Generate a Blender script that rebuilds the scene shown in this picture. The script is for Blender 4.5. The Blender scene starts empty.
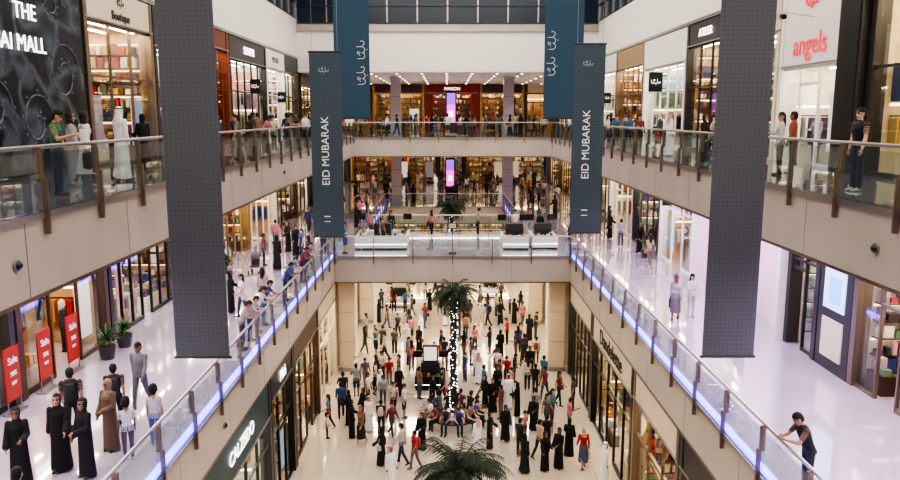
import bpy, math, random
from mathutils import Vector, Matrix, kdtree
random.seed(7)
R = random.Random(11)
scene = bpy.context.scene
COL = scene.collection
ZG, ZM, ZU = 0.0, 6.75, 12.75
XL, XR = -7.1, 8.0
ML, MR = -6.2, 6.8
WL, WR = -11.5, 11.6
TS = 1.5
# ------------------------------------------------------------------ materials
_mc = {}
def M(name, col, rough=.5, metal=0, es=0, ecol=None, spec=.5, coat=0):
    if name in _mc: return _mc[name]
    m = bpy.data.materials.new(name); m.use_nodes = True
    b = m.node_tree.nodes['Principled BSDF']
    b.inputs['Base Color'].default_value = (*col, 1)
    b.inputs['Roughness'].default_value = rough
    b.inputs['Metallic'].default_value = metal
    b.inputs['Specular IOR Level'].default_value = spec
    if coat:
        b.inputs['Coat Weight'].default_value = coat; b.inputs['Coat Roughness'].default_value = .03; b.inputs['Coat IOR'].default_value = 1.85
    if es:
        b.inputs['Emission Color'].default_value = (*(ecol or col), 1)
        b.inputs['Emission Strength'].default_value = es
    _mc[name] = m
    return m
def noisy(name, c1, c2, scale=3, rough=.5, detail=6, metal=0, bump=0):
    m = M(name, c1, rough, metal); nt = m.node_tree; b = nt.nodes['Principled BSDF']
    tc = nt.nodes.new('ShaderNodeTexCoord'); n = nt.nodes.new('ShaderNodeTexNoise')
    n.inputs['Scale'].default_value = scale; n.inputs['Detail'].default_value = detail
    r = nt.nodes.new('ShaderNodeValToRGB'); r.color_ramp.elements[0].color = (*c1, 1); r.color_ramp.elements[1].color = (*c2, 1)
    r.color_ramp.elements[0].position = .35; r.color_ramp.elements[1].position = .7
    nt.links.new(tc.outputs['Object'], n.inputs['Vector']); nt.links.new(n.outputs['Fac'], r.inputs['Fac'])
    nt.links.new(r.outputs['Color'], b.inputs['Base Color'])
    return m
def tiled(name, c1, c2, joint, w, h, rough):
    m = M(name, c1, rough, spec=.8, coat=1); nt = m.node_tree; b = nt.nodes['Principled BSDF']
    tc = nt.nodes.new('ShaderNodeTexCoord'); br = nt.nodes.new('ShaderNodeTexBrick')
    br.offset = 0; br.inputs['Scale'].default_value = 1
    br.inputs['Brick Width'].default_value = w; br.inputs['Row Height'].default_value = h
    br.inputs['Mortar Size'].default_value = .008
    br.inputs['Color1'].default_value = (*c1, 1); br.inputs['Color2'].default_value = (*c2, 1); br.inputs['Mortar'].default_value = (*joint, 1)
    n = nt.nodes.new('ShaderNodeTexNoise'); n.inputs['Scale'].default_value = .8; n.inputs['Detail'].default_value = 8
    mx = nt.nodes.new('ShaderNodeMix'); mx.data_type = 'RGBA'; mx.blend_type = 'MULTIPLY'; mx.inputs['Factor'].default_value = .2
    nt.links.new(tc.outputs['Object'], br.inputs['Vector']); nt.links.new(tc.outputs['Object'], n.inputs['Vector'])
    nt.links.new(br.outputs['Color'], mx.inputs['A']); nt.links.new(n.outputs['Fac'], mx.inputs['B'])
    nt.links.new(mx.outputs['Result'], b.inputs['Base Color'])
    return m
def glassmat(name, tint=(.9, .97, .97), refl=.12, rough=.02):
    m = bpy.data.materials.new(name); m.use_nodes = True; nt = m.node_tree; nt.nodes.clear()
    o = nt.nodes.new('ShaderNodeOutputMaterial'); t = nt.nodes.new('ShaderNodeBsdfTransparent'); g = nt.nodes.new('ShaderNodeBsdfGlossy')
    t.inputs['Color'].default_value = (*tint, 1); g.inputs['Roughness'].default_value = rough
    lw = nt.nodes.new('ShaderNodeLayerWeight'); lw.inputs['Blend'].default_value = .25
    mr = nt.nodes.new('ShaderNodeMapRange'); mr.inputs['To Min'].default_value = .03; mr.inputs['To Max'].default_value = refl * 4
    mx = nt.nodes.new('ShaderNodeMixShader')
    nt.links.new(lw.outputs['Fresnel'], mr.inputs['Value']); nt.links.new(mr.outputs['Result'], mx.inputs['Fac'])
    nt.links.new(t.outputs[0], mx.inputs[1]); nt.links.new(g.outputs[0], mx.inputs[2]); nt.links.new(mx.outputs[0], o.inputs['Surface'])
    _mc[name] = m
    return m
def bannermat(name, c1, c2, sc=1):
    m = M(name, c1, .75); nt = m.node_tree; b = nt.nodes['Principled BSDF']
    tc = nt.nodes.new('ShaderNodeTexCoord')
    mp = nt.nodes.new('ShaderNodeMapping'); mp.inputs['Rotation'].default_value = (0, math.radians(45), 0)
    v = nt.nodes.new('ShaderNodeTexVoronoi'); v.feature = 'DISTANCE_TO_EDGE'; v.inputs['Scale'].default_value = 5.5 * sc; v.inputs['Randomness'].default_value = 0
    v2 = nt.nodes.new('ShaderNodeTexVoronoi'); v2.feature = 'F1'; v2.inputs['Scale'].default_value = 8 * sc; v2.inputs['Randomness'].default_value = 0
    nt.links.new(tc.outputs['Object'], mp.inputs['Vector']); nt.links.new(mp.outputs[0], v2.inputs['Vector']); nt.links.new(tc.outputs['Object'], v.inputs['Vector'])
    mt = nt.nodes.new('ShaderNodeMath'); mt.operation = 'MULTIPLY'; mt.inputs[1].default_value = 55
    nt.links.new(v2.outputs['Distance'], mt.inputs[0])
    sn = nt.nodes.new('ShaderNodeMath'); sn.operation = 'SINE'; nt.links.new(mt.outputs[0], sn.inputs[0])
    ad = nt.nodes.new('ShaderNodeMath'); ad.operation = 'MULTIPLY_ADD'; ad.inputs[1].default_value = 6
    nt.links.new(v.outputs['Distance'], ad.inputs[0]); nt.links.new(sn.outputs[0], ad.inputs[2])
    r = nt.nodes.new('ShaderNodeValToRGB'); r.color_ramp.elements[0].color = (*c1, 1); r.color_ramp.elements[1].color = (*c2, 1)
    nt.links.new(ad.outputs[0], r.inputs['Fac']); nt.links.new(r.outputs['Color'], b.inputs['Base Color'])
    return m
WHITE = M('white_paint', (.76, .74, .71), .45)
FASCIA = noisy('fascia_stone', (.42, .38, .335), (.49, .445, .4), .6, .3)
CREAM = M('cream_plaster', (.6, .49, .35), .6)
FLOORM = tiled('marble_mid', (.56, .5, .63), (.52, .465, .59), (.4, .36, .44), 1.2, 1.2, .1)
FLOORG = tiled('marble_ground', (.66, .58, .49), (.61, .54, .46), (.36, .32, .28), 1.2, 1.2, .1)
STEEL = M('brushed_steel', (.42, .4, .38), .32, .9)
BRONZE = M('bronze_post', (.24, .19, .15), .35, .75)
BLACK = M('black_metal', (.01, .01, .011), .35)
DARK = M('dark_grey', (.03, .029, .031), .4)
MATT = M('matt_charcoal', (.02, .02, .022), .95, spec=.1)
BROWN = M('brown_wood', (.06, .032, .018), .4)
GOLD = M('gold_panel', (.36, .23, .09), .35, .5)
COPPER = M('copper_panel', (.2, .05, .022), .4, .4)
RED = M('red_gloss', (.22, .012, .01), .4)
TEAL = M('teal_panel', (.012, .05, .065), .4)
BLUELED = M('blue_led', (.1, .12, 1), .5, 0, 7, (.2, .14, 1))
LAMPW = M('lamp_warm', (1, 1, 1), .5, 0, 26, (1, .82, .54))
LAMPC = M('lamp_cool', (1, 1, 1), .5, 0, 24, (1, .93, .8))
LAMPS = M('lamp_shelf', (1, 1, 1), .5, 0, 3.4, (1, .82, .54))
LAMPF = M('lamp_far', (1, 1, 1), .5, 0, 13, (1, .8, .5))
LAMPD = M('lamp_down', (1, 1, 1), .5, 0, 7, (1, .88, .7))
TXTW = M('sign_white', (1, 1, 1), .5, 0, 1.6, (1, 1, 1))
TXTK = M('sign_black', (.02, .02, .02), .5)
TXTR = M('sign_red', (.7, .05, .08), .5, 0, .4, (.9, .08, .1))
GLASS = glassmat('rail_glass', (.88, .95, .96), .1)
SGLASS = glassmat('shop_glass', (.95, .97, .96), .06)
NIGHT = M('night_glass', (.01, .02, .035), .25, 0, .05, (.05, .12, .2))
# ------------------------------------------------------------------ mesh builder
class MB:
    def __init__(s): s.v = []; s.f = []; s.mi = []; s.mats = []
    def m(s, mat):
        if mat not in s.mats: s.mats.append(mat)
        return s.mats.index(mat)
    def poly(s, pts, mat):
        n = len(s.v); s.v += [tuple(p) for p in pts]; s.f.append(tuple(range(n, n + len(pts)))); s.mi.append(s.m(mat))
    def box(s, x0, x1, y0, y1, z0, z1, mat, top=None, bot=None):
        if x0 > x1: x0, x1 = x1, x0
        if y0 > y1: y0, y1 = y1, y0
        n = len(s.v)
        s.v += [(x0, y0, z0), (x1, y0, z0), (x1, y1, z0), (x0, y1, z0), (x0, y0, z1), (x1, y0, z1), (x1, y1, z1), (x0, y1, z1)]
        F = [(3, 2, 1, 0), (4, 5, 6, 7), (0, 1, 5, 4), (1, 2, 6, 5), (2, 3, 7, 6), (3, 0, 4, 7)]
        for i, q in enumerate(F):
            s.f.append(tuple(n + k for k in q)); s.mi.append(s.m(bot if (i == 0 and bot) else top if (i == 1 and top) else mat))
    def cyl(s, p0, p1, r0, r1, mat, n=10):
        p0 = Vector(p0); p1 = Vector(p1); d = (p1 - p0).normalized()
        u = d.cross(Vector((0, 0, 1)) if abs(d.z) < .9 else Vector((1, 0, 0))).normalized(); w = d.cross(u)
        b = len(s.v); k = s.m(mat)
        for p, r in ((p0, r0), (p1, r1)):
            for i in range(n):
                a = 2 * math.pi * i / n; s.v.append(tuple(p + u * math.cos(a) * r + w * math.sin(a) * r))
        for i in range(n):
            j = (i + 1) % n; s.f.append((b + j, b + i, b + n + i, b + n + j)); s.mi.append(k)
        s.f.append(tuple(b + i for i in range(n))); s.mi.append(k)
        s.f.append(tuple(b + n + i for i in reversed(range(n)))); s.mi.append(k)
    def finish(s, name, loc=(0, 0, 0), parent=None, smooth=False):
        me = bpy.data.meshes.new(name); me.from_pydata(s.v, [], s.f)
        for mt in s.mats: me.materials.append(mt)
        me.polygons.foreach_set('material_index', s.mi)
        if smooth: me.polygons.foreach_set('use_smooth', [True] * len(s.f))
        me.update(); o = bpy.data.objects.new(name, me); o.location = loc; COL.objects.link(o)
        if parent: o.parent = parent
        return o
def text(body, loc, size, mat, rot, parent=None, name='lettering', align='CENTER', ext=.01, sx=1):
    c = bpy.data.curves.new('t', 'FONT'); c.body = body; c.size = size; c.extrude = ext; c.align_x = align; c.align_y = 'CENTER'
    o = bpy.data.objects.new('t', c); COL.objects.link(o)
    bpy.context.view_layer.update()
    me = bpy.data.meshes.new_from_object(o.evaluated_get(bpy.context.evaluated_depsgraph_get()))
    bpy.data.objects.remove(o); me.materials.clear(); me.materials.append(mat)
    t = bpy.data.objects.new(name, me); COL.objects.link(t); t.rotation_euler = [math.radians(a) for a in rot]; t.location = loc; t.scale = (sx, 1, 1)
    if parent: t.parent = parent
    return t
ROT = {'L': (90, 0, 90), 'R': (90, 0, -90), 'B': (90, 0, 0)}
def scroll(P3, s, parent, mat, th=.035):
    """calligraphic mark: sweeping strokes and dots"""
    b = MB()
    def P(u, v): return P3(u * s, v * s)
    def st(pts, r):
        for i in range(len(pts) - 1): b.cyl(pts[i], pts[i + 1], r, r * .8, mat, 6)
    def arc(cu, cv, r, a0, a1, t):
        st([P(cu + r * math.cos(math.radians(a0 + (a1 - a0) * i / 8)), cv + r * math.sin(math.radians(a0 + (a1 - a0) * i / 8))) for i in range(9)], t)
    t = th * s
    arc(-.6, 0, .3, 180, 360, t); arc(0, 0, .3, 180, 350, t); st([P(.3, 0), P(.3, .6)], t); arc(.65, 0, .25, 180, 400, t); st([P(-.9, 0), P(-.9, .45)], t)
    arc(-.3, .35, .14, 0, 320, t); b.cyl(P(0, -.5), P(.06, -.56), t * 1.2, t * 1.2, mat, 6); b.cyl(P(-.6, .2), P(-.55, .26), t * 1.2, t * 1.2, mat, 6)
    b.finish('calligraphy', parent=parent)
# ------------------------------------------------------------------ shell
Y0 = -6
def slab(pieces, name, z, topm, edges):
    b = MB()
    for x0, x1, y0, y1 in pieces: b.box(x0, x1, y0, y1, z - TS, z, FASCIA, topm, CREAM)
    for ax, f, a0, a1, o in edges:
        def bx(s0, s1, n, z0, z1, m):
            if ax == 'y': b.box(f - .01 * o, f + n * o, s0, s1, z0, z1, m)
            else: b.box(s0, s1, f - .01 * o, f + n * o, z0, z1, m)
        bx(a0, a1, .02, z - .06, z + .005, STEEL); bx(a0, a1, .012, z - TS, z - TS + .07, BRONZE); 
        n = int((a1 - a0) / 4.2)
        for i in range(1, n + 1):
            s = a0 + i * (a1 - a0) / (n + 1); bx(s - .008, s + .008, .004, z - TS, z - .06, BRONZE)
    return b.finish(name)
slab([(WL - 3.3, XL, Y0, 58), (XR, WR + 3.3, Y0, 58), (WL - 3.3, WR + 3.3, 58, 86), (XL, XR, Y0, .3)], 'floor_upper', ZU, FLOORM,
     [('y', XL, .3, 58, 1), ('y', XR, .3, 58, -1), ('x', 58, XL, XR, -1)])
slab([(WL - 3.3, ML, Y0, 50), (MR, WR + 3.3, Y0, 50), (ML, MR, 41, 50), (WL - 3.3, -5.2, 50, 64), (4.8, WR + 3.3, 50, 64), (WL - 3.3, WR + 3.3, 64, 92)], 'floor_middle', ZM, FLOORM,
     [('y', ML, .3, 41, 1), ('y', MR, .3, 41, -1), ('x', 41, ML, MR, -1), ('x', 64, -5.2, 4.8, -1)])
b = MB(); b.box(WL - 3.3, WR + 3.3, Y0, 80, -.3, 0, FLOORG); b.finish('floor_ground')
b = MB(); b.box(WL - .35, WL, Y0, 60, 18.7, 21.6, WHITE); b.box(WL, WL + .06, Y0, 60, 18.62, 18.78, STEEL); b.finish('wall_left')
b = MB(); b.box(WL - .35, WL, Y0, 7.9, ZM, 11.2, CREAM); b.box(WL - .35, WL, Y0, 7.9, ZU, 18.6, CREAM); b.finish('wall_left_end')
b = MB(); b.box(WR, WR + .35, Y0, 60, 18.7, 21.4, WHITE); b.box(WR - .06, WR, Y0, 60, 18.62, 18.78, STEEL); b.finish('wall_right')
b = MB(); b.box(WR, WR + .35, Y0, 7.9, ZM, 11.2, CREAM); b.box(WR, WR + .35, Y0, 7.9, ZU, 18.6, CREAM); b.finish('wall_right_end')
b = MB(); b.box(WL - 3.3, WR + 3.3, Y0 - .3, Y0, 0, 25.5, CREAM); b.finish('bounce_wall_rear')  # unseen wall behind the camera, added to bounce light into the atrium
b = MB(); b.box(WL - 3.3, WR + 3.3, Y0, 62, 25.5, 25.8, WHITE); b.finish('ceiling')
b = MB(); b.box(WL, WR, 60, 60.5, 17.7, 20.7, WHITE); b.box(WL, WR, 59.8, 60.5, 20.7, 20.8, STEEL); b.box(WL, WR, 60.1, 60.5, 20.8, 21.3, FASCIA)
b.box(WL, WR, 59.85, 60.5, 17.62, 17.7, FASCIA); b.finish('wall_bulkhead')
b = MB(); b.box(WL - 3.3, WR + 3.3, 60.5, 86, 17.65, 17.9, WHITE)
for yy in range(62, 84, 4):
    for xx in range(-10, 12, 2): b.box(xx - .08, xx + .08, yy - .08, yy + .08, 17.63, 17.65, LAMPD)
b.finish('ceiling_far')
def clere(name, mapf, a0, a1, z0, z1):
    b = MB()
    def bx(a, c, d, e, z, zz, m):
        p = mapf(a, d); q = mapf(c, e); b.box(p[0], q[0], p[1], q[1], z, zz, m)
    bx(a0, a1, .1, .14, z0, z1, NIGHT)
    n = int((a1 - a0) / 2.3)
    for i in range(n + 1):
        a = a0 + (a1 - a0) * i / n; bx(a - .05, a + .05, 0, .2, z0, z1, STEEL)
    for zz in (z0, z0 + 1.25, z0 + 2.6, z1 - .1): bx(a0, a1, 0, .2, zz, zz + .09, DARK)
    b.finish(name)
clere('window_1', lambda a, d: (a, 60 + d), WL, WR, 21.3, 25.5)
clere('window_2', lambda a, d: (WL - d, a), Y0, 60, 21.6, 25.5)
clere('window_3', lambda a, d: (WR + d, a), Y0, 60, 21.4, 25.5)
def column(x, y, z0, z1, w, mat, name='column'):
    b = MB(); b.box(x - w / 2, x + w / 2, y - w / 2, y + w / 2, z0, z1, mat)
    b.box(x - w / 2 - .04, x + w / 2 + .04, y - w / 2 - .04, y + w / 2 + .04, z0, z0 + .25, STEEL)
    b.box(x - w / 2 - .05, x + w / 2 + .05, y - w / 2 - .05, y + w / 2 + .05, z1 - .2, z1, mat)
    for k in (.33, .66): b.box(x - w / 2 - .006, x + w / 2 + .006, y - w / 2 - .006, y + w / 2 + .006, z0 + (z1 - z0) * k, z0 + (z1 - z0) * k + .02, DARK)
    return b.finish(name)
LILAC = M('lilac_stone', (.42, .37, .42), .4)
for x in (-4.4, 5.3):
    column(x, 66.5, ZU, 17.6, .85, LILAC); column(x, 66.5, ZM, ZU - TS, .85, LILAC)
for x in (-5.65, 6.2):
    column(x, 41.9, 0, ZM - TS, .85, CREAM); column(x, 52, 0, ZM - TS, .85, CREAM)
# ------------------------------------------------------------------ railings
def railing(axis, fixed, a0, a1, z, out, led=False, name='glass_railing', sp=2.1):
    b = MB()
    def bx(s0, s1, n0, n1, z0, z1, m):
        if axis == 'y': b.box(fixed + n0 * out, fixed + n1 * out, s0, s1, z0, z1, m)
        else: b.box(s0, s1, fixed + n0 * out, fixed + n1 * out, z0, z1, m)
    n = max(1, round((a1 - a0) / sp)); st = (a1 - a0) / n
    for i in range(n + 1):
        s = a0 + st * i
        bx(s - .03, s + .03, .025, .12, z - .42, z + .55, BRONZE)
        bx(s - .025, s + .025, -.05, .07, z + .5, z + 1.08, BRONZE)
    for i in range(n):
        s = a0 + st * i; bx(s + .05, s + st - .05, .03, .045, z - .02, z + 1.0, GLASS)
    bx(a0, a1, .022, .06, z - .14, z - .02, STEEL)
    p0 = (fixed - .03 * out, a0, z + 1.1) if axis == 'y' else (a0, fixed - .03 * out, z + 1.1)
    p1 = (fixed - .03 * out, a1, z + 1.1) if axis == 'y' else (a1, fixed - .03 * out, z + 1.1)
    b.cyl(p0, p1, .04, .04, STEEL, 10)
    if led: bx(a0 + .1, a1 - .1, -.14, -.03, z + .005, z + .09, BLUELED)
    return b.finish(name)
railing('y', XL, .5, 58, ZU, 1); railing('y', XR, .5, 58, ZU, -1); railing('x', 58, XL, XR, ZU, -1)
railing('y', ML, .5, 41, ZM, 1, True); railing('y', MR, .5, 41, ZM, -1, True)
railing('x', 41, ML, MR, ZM, -1); railing('x', 50, -5.2, 4.8, ZM, 1); railing('x', 64, -5.2, 4.8, ZM, -1)
railing('y', -5.2, 50.1, 63.9, ZM, 1, True); railing('y', 4.8, 50.1, 63.9, ZM, -1, True)
# ------------------------------------------------------------------ storefronts
PAL = [(.4, .03, .03), (.04, .06, .2), (.72, .65, .54), (.02, .02, .025), (.5, .26, .1), (.12, .22, .14), (.55, .38, .4), (.8, .8, .8), (.15, .08, .15), (.6, .4, .13), (.05, .05, .06), (.2, .1, .06), (.3, .3, .33), (.78, .72, .66)]
PALM = [M('goods_%d' % i, c, .5) for i, c in enumerate(PAL)]
POST = [M('poster_%d' % i, c, .4, 0, .5) for i, c in enumerate([(.6, .45, .35), (.25, .2, .22), (.75, .7, .65), (.5, .2, .2), (.2, .3, .42)])]
STORES = []
def storefront(face, p, a0, a1, z0, z1, frame=BLACK, hdr=.8, hm=None, inner=(.75, .7, .6), lamp=LAMPW, kind='shelf', sign=None, sm=TXTW, ssize=.45, name=None, door=True, depth=3, pil=.25, mull=1.5, lattice=False, sz=0):
    b = MB(); hm = hm or frame; z0 += .004; z1 -= .02
    name = name or ('clothing_store' if kind == 'clothes' else 'gift_store')
    im = M('interior_%d_%d_%d' % tuple(int(c * 100) for c in inner), inner, .6)
    def mp(a, d):
        return (p - d, a) if face == 'L' else (p + d, a) if face == 'R' else (a, p + d)
    def bx(aa, ab, d0, d1, za, zb, m):
        u = mp(aa, d0); v = mp(ab, d1); b.box(u[0], v[0], u[1], v[1], za, zb, m)
    bx(a0, a0 + pil, -.06, .35, z0, z1, frame); bx(a1 - pil, a1, -.06, .35, z0, z1, frame)
    bx(a0 + pil, a1 - pil, -.03, .35, z1 - hdr, z1, hm)
    bx(a0, a1, -.08, -.03, z1 - hdr, z1 - hdr + .05, STEEL)
    top = z1 - hdr; hgt = top - z0
    bx(a0 + pil, a1 - pil, .02, .14, top - .09, top, frame)
    bx(a0, a1, depth, depth + .08, z0, z1, im)
    bx(a0, a0 + .08, .35, depth, z0, z1, im); bx(a1 - .08, a1, .35, depth, z0, z1, im)
    bx(a0, a1, .35, depth, top + .02, top + .1, im)
    for d in (.5, 1.5, 2.4): bx(a0 + .4, a1 - .4, d, d + .12, top - .02, top + .01, lamp)
    n = max(2, round((a1 - a0 - 2 * pil) / mull)); st = (a1 - a0 - 2 * pil) / n; di = n // 2
    for i in range(n):
        s = a0 + pil + i * st
        if i: bx(s - .03, s + .03, .03, .13, z0, top, frame)
        if door and i == di:
            bx(s, s + st, .03, .13, z0 + 2.6, z0 + 2.68, frame); bx(s + .03, s + st - .03, .07, .085, z0 + 2.68, top - .09, SGLASS)
        else:
            bx(s + .03, s + st - .03, .07, .085, z0 + .12, top - .09, SGLASS); bx(s, s + st, .03, .13, z0, z0 + .12, frame)
            q = R.random()
            if q < .18: bx(s + st * .2, s + st * .8, .3, .33, z0 + .5, z0 + 2.3, R.choice(POST))
            elif q < .7:
                bx(s + .12, s + st - .12, .3, .7, z0, z0 + .55, R.choice((WHITE, BROWN, CREAM)))
                a = s + .2
                while a < s + st - .35: bx(a, a + .18, .38, .62, z0 + .55, z0 + R.uniform(.7, 1.1), R.choice(PALM)); a += .26
    if top - z0 > 3.9: bx(a0 + pil, a1 - pil, .03, .13, z0 + 2.9, z0 + 2.97, frame)
    if lattice:
        k = int((a1 - a0 - 2 * pil) / .45)
        for i in range(k): bx(a0 + pil + i * .45, a0 + pil + i * .45 + .04, -.01, .03, z0 + 2.9, top, frame)
        for i in range(int((top - z0 - 2.9) / .45) + 1): bx(a0 + pil, a1 - pil, -.01, .03, z0 + 2.9 + i * .45, z0 + 2.94 + i * .45, frame)
    # end wall fixtures (seen obliquely from the atrium) and perpendicular fixtures
    def wallshelves(a, d0, d1, za, zb, stp):
        z = za; k = 0
        while z < zb - .3:
            bx(a - .32, a, d0, d1, z, z + .04, BROWN if kind == 'shelf' else WHITE)
            if k % 2 == 1: bx(a - .03, a - .005, d0, d1, z + stp - .08, z + stp - .05, LAMPS)
            d = d0 + .05
            while d < d1 - .25:
                w = R.uniform(.1, .3); bx(a - .28, a - .06, d, d + w, z + .04, z + R.uniform(.35, .9) * stp, R.choice(PALM)); d += w + R.uniform(.02, .12)
            z += stp; k += 1
    if kind == 'shelf':
        wallshelves(a1 - .085, .5, depth - .45, z0 + .4, z0 + hgt - .1, .5)
        a = a0 + 2.6
        while face != 'B' and a < a1 - 1.6:
            bx(a, a + .06, 1.6, depth - .45, z0, z0 + 2.3, BROWN); wallshelves(a, 1.6, depth - .5, z0 + .3, z0 + 2.2, .5); a += 2.4
        k = 0
        while .45 + k * .6 < hgt - .4:
            zz = z0 + .45 + k * .6
            bx(a0 + .3, a1 - .3, depth - .42, depth, zz, zz + .04, BROWN)
            if face != 'B': bx(a0 + .3, a1 - .3, depth - .05, depth - .02, zz + .5, zz + .54, LAMPS)
            a = a0 + .4
            while a < a1 - .6:
                w = R.uniform(.1, .34); bx(a, a + w, depth - .36, depth - .1, zz + .04, zz + R.uniform(.15, .5), R.choice(PALM)); a += w + R.uniform(.02, .3 if face == 'B' else .12)
            k += 1
        a = a0 + .5
        while a < a1 - .6:
            bx(a, a + .06, depth - .44, depth, z0, z0 + hgt - .3, BROWN); a += 1.7
        a = a0 + .9
        while a < a1 - 1.4:
            bx(a, a + .9, .9, 1.4, z0, z0 + .8, BROWN if R.random() < .6 else CREAM)
            for k in range(3): bx(a + .05 + k * .3, a + .27 + k * .3, .98, 1.32, z0 + .8, z0 + R.uniform(.9, 1.15), R.choice(PALM))
            a += 1.5
    elif kind == 'clothes':
        for zz in (z0 + 1.6, z0 + 3.0):
            d = depth - .5
            bx(a0 + .5, a1 - .5, d - .02, d + .02, zz, zz + .04, BLACK)
            a = a0 + .6; c = R.choice(PALM)
            while a < a1 - .9:
                if R.random() < .2: c = R.choice(PALM); a += .25
                bx(a, a + .05, d - .22, d + .22, zz - R.uniform(.75, 1.0), zz - .04, c); a += .1
            if zz < top - .3:
                d = .6; c = R.choice(PALM)
                bx(a1 - .32, a1 - .28, .5, depth - .75, zz, zz + .04, BLACK)
                while d < depth - .85:
                    if R.random() < .25: c = R.choice(PALM); d += .12
                    bx(a1 - .5, a1 - .1, d, d + .05, zz - R.uniform(.7, 1.0), zz - .04, c); d += .09
        bx(a1 - .11, a1 - .085, .6, depth - .4, z0 + 1.9, z0 + 1.96, LAMPS)
        if hgt > 3.6: bx(a1 - .11, a1 - .085, .8, depth - .8, z0 + 3.2, z0 + hgt - .3, R.choice(POST))
        a = a0 + 2.2
        while a < a1 - 1.2:
            bx(a - .02, a + .02, 1.5, depth - .85, z0 + 1.4, z0 + 1.44, BLACK)
            for e in (1.5, depth - .89): bx(a - .02, a + .02, e, e + .04, z0, z0 + 1.4, BLACK)
            d = 1.58; c = R.choice(PALM)
            while d < depth - .95:
                if R.random() < .3: c = R.choice(PALM)
                bx(a - .2, a + .2, d, d + .05, z0 + R.uniform(.45, .65), z0 + 1.36, c); d += .085
            a += 2.3
        bx(a0 + .3, a1 - .3, depth - .03, depth, z0 + 3.3, z0 + 3.36, LAMPS)
    o = b.finish(name)
    STORES.append((face, p, a0, a1, z0, kind, o, di, n, pil, st))
    if sign:
        c = mp((a0 + a1) / 2, -.06)
        text(sign, (c[0], c[1], z1 - hdr / 2 + sz), ssize, sm, ROT[face], o)
    return o
ci, wi = (.76, .7, .58), (.58, .41, .22)
US = 18.6
CREAMP = M('cream_panel', (.68, .59, .44), .4)
PINKP = M('pink_panel', (.7, .52, .58), .4, 0, .15, (.9, .55, .75))
storefront('L', WL, 8, 16.9, ZU, US, BLACK, 1.2, inner=wi)
st_ = storefront('L', WL, 24.8, 30.5, ZU, US, BRONZE, 1.1, CREAMP, (.6, .44, .24), kind='shelf', sign='Boutique', sm=TXTK, ssize=.42, mull=1.9, sz=-.25)
scroll(lambda u, v: (WL + .07, 27.65 + u, 18.25 + v), .28, st_, TXTK, .06)
storefront('L', WL, 30.6, 37, ZU, US, DARK, 1.5, inner=ci, lamp=LAMPC, kind='clothes')
storefront('L', WL, 37.1, 41, ZU, US, COPPER, .9, inner=(.3, .1, .05), kind='shelf', pil=.4, lattice=True, mull=.8)
storefront('L', WL, 41.1, 49.3, ZU, US, BLACK, 1.2, inner=ci, lamp=LAMPC, sign='SONDER', ssize=.6, kind='clothes')
storefront('L', WL, 49.4, 54.8, ZU, US, WHITE, 1.2, inner=ci, lamp=LAMPC, sign='M O D E', sm=TXTK, ssize=.5)
storefront('L', WL, 54.9, 59.7, ZU, US, DARK, 1.2, inner=ci, kind='clothes')
storefront('L', WL, 60.8, 71, ZU, 17.6, BROWN, .9, inner=wi); storefront('L', WL, 71.1, 81.8, ZU, 17.6, DARK, .9, inner=ci)
storefront('R', WR, 8, 21.3, ZU, US, DARK, 1.0, inner=(.74, .62, .42), kind='clothes', mull=2.2, door=False)
so_ = storefront('R', WR, 22.7, 27, ZU, US, WHITE, 2.6, inner=ci, lamp=LAMPC, kind='clothes', sign='angels', sm=TXTR, ssize=.95, sz=-.65)
scroll(lambda u, v: (WR - .07, 24.85 - u, 18.0 + v), .42, so_, TXTR, .09)
storefront('R', WR, 27.1, 32.3, ZU, US, CREAMP, 1.3, inner=ci, kind='shelf')
storefront('R', WR, 32.4, 37.5, ZU, US, DARK, 1.0, inner=wi, kind='shelf', sign='ATELIER', ssize=.5)
storefront('R', WR, 37.6, 45.5, ZU, US, WHITE, 1.6, inner=ci, lamp=LAMPC, kind='clothes')
storefront('R', WR, 45.6, 53, ZU, US, BRONZE, 1.2, GOLD, (.6, .3, .1), kind='shelf')
storefront('R', WR, 53.1, 59.7, ZU, US, WHITE, 1.2, inner=ci, lamp=LAMPC, kind='clothes')
storefront('R', WR, 60.8, 71, ZU, 17.6, BROWN, .9, inner=wi); storefront('R', WR, 71.1, 81.8, ZU, 17.6, DARK, .9, inner=ci)
b = MB(); b.box(WR - .25, WR + .4, 21.35, 22.65, ZU, US, DARK); b.box(WR - .27, WR - .25, 21.5, 22.5, ZU + .3, US - .3, BLACK); b.finish('wall_pilaster')
fg = (.65, .42, .2)
storefront('B', 82, WL + .1, -8, ZU, 17.6, DARK, .9, CREAMP, inner=fg, kind='clothes', lamp=LAMPF)
storefront('B', 82, -7.9, -2.4, ZU, 17.6, GOLD, .9, BROWN, inner=fg, lamp=LAMPF)
storefront('B', 82, -2.3, 3.4, ZU, 17.6, RED, .9, RED, inner=(.3, .05, .03), sign='MAISON', pil=.8, lattice=True, lamp=LAMPF)
storefront('B', 82, 3.5, 8.2, ZU, 17.6, GOLD, .9, BROWN, inner=fg, lamp=LAMPF)
storefront('B', 82, 8.3, WR - .1, ZU, 17.6, DARK, .9, CREAMP, inner=fg, kind='clothes', lamp=LAMPF)
MS = ZM + 4.5
storefront('L', WL, 8, 19.5, ZM, MS, DARK, .8, inner=wi)
storefront('L', WL, 19.6, 25.1, ZM, MS, BROWN, .6, inner=wi, kind='clothes', mull=1.8)
storefront('L', WL, 25.2, 32, ZM, MS, BLACK, .5, inner=wi, kind='shelf', mull=.9)
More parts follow.
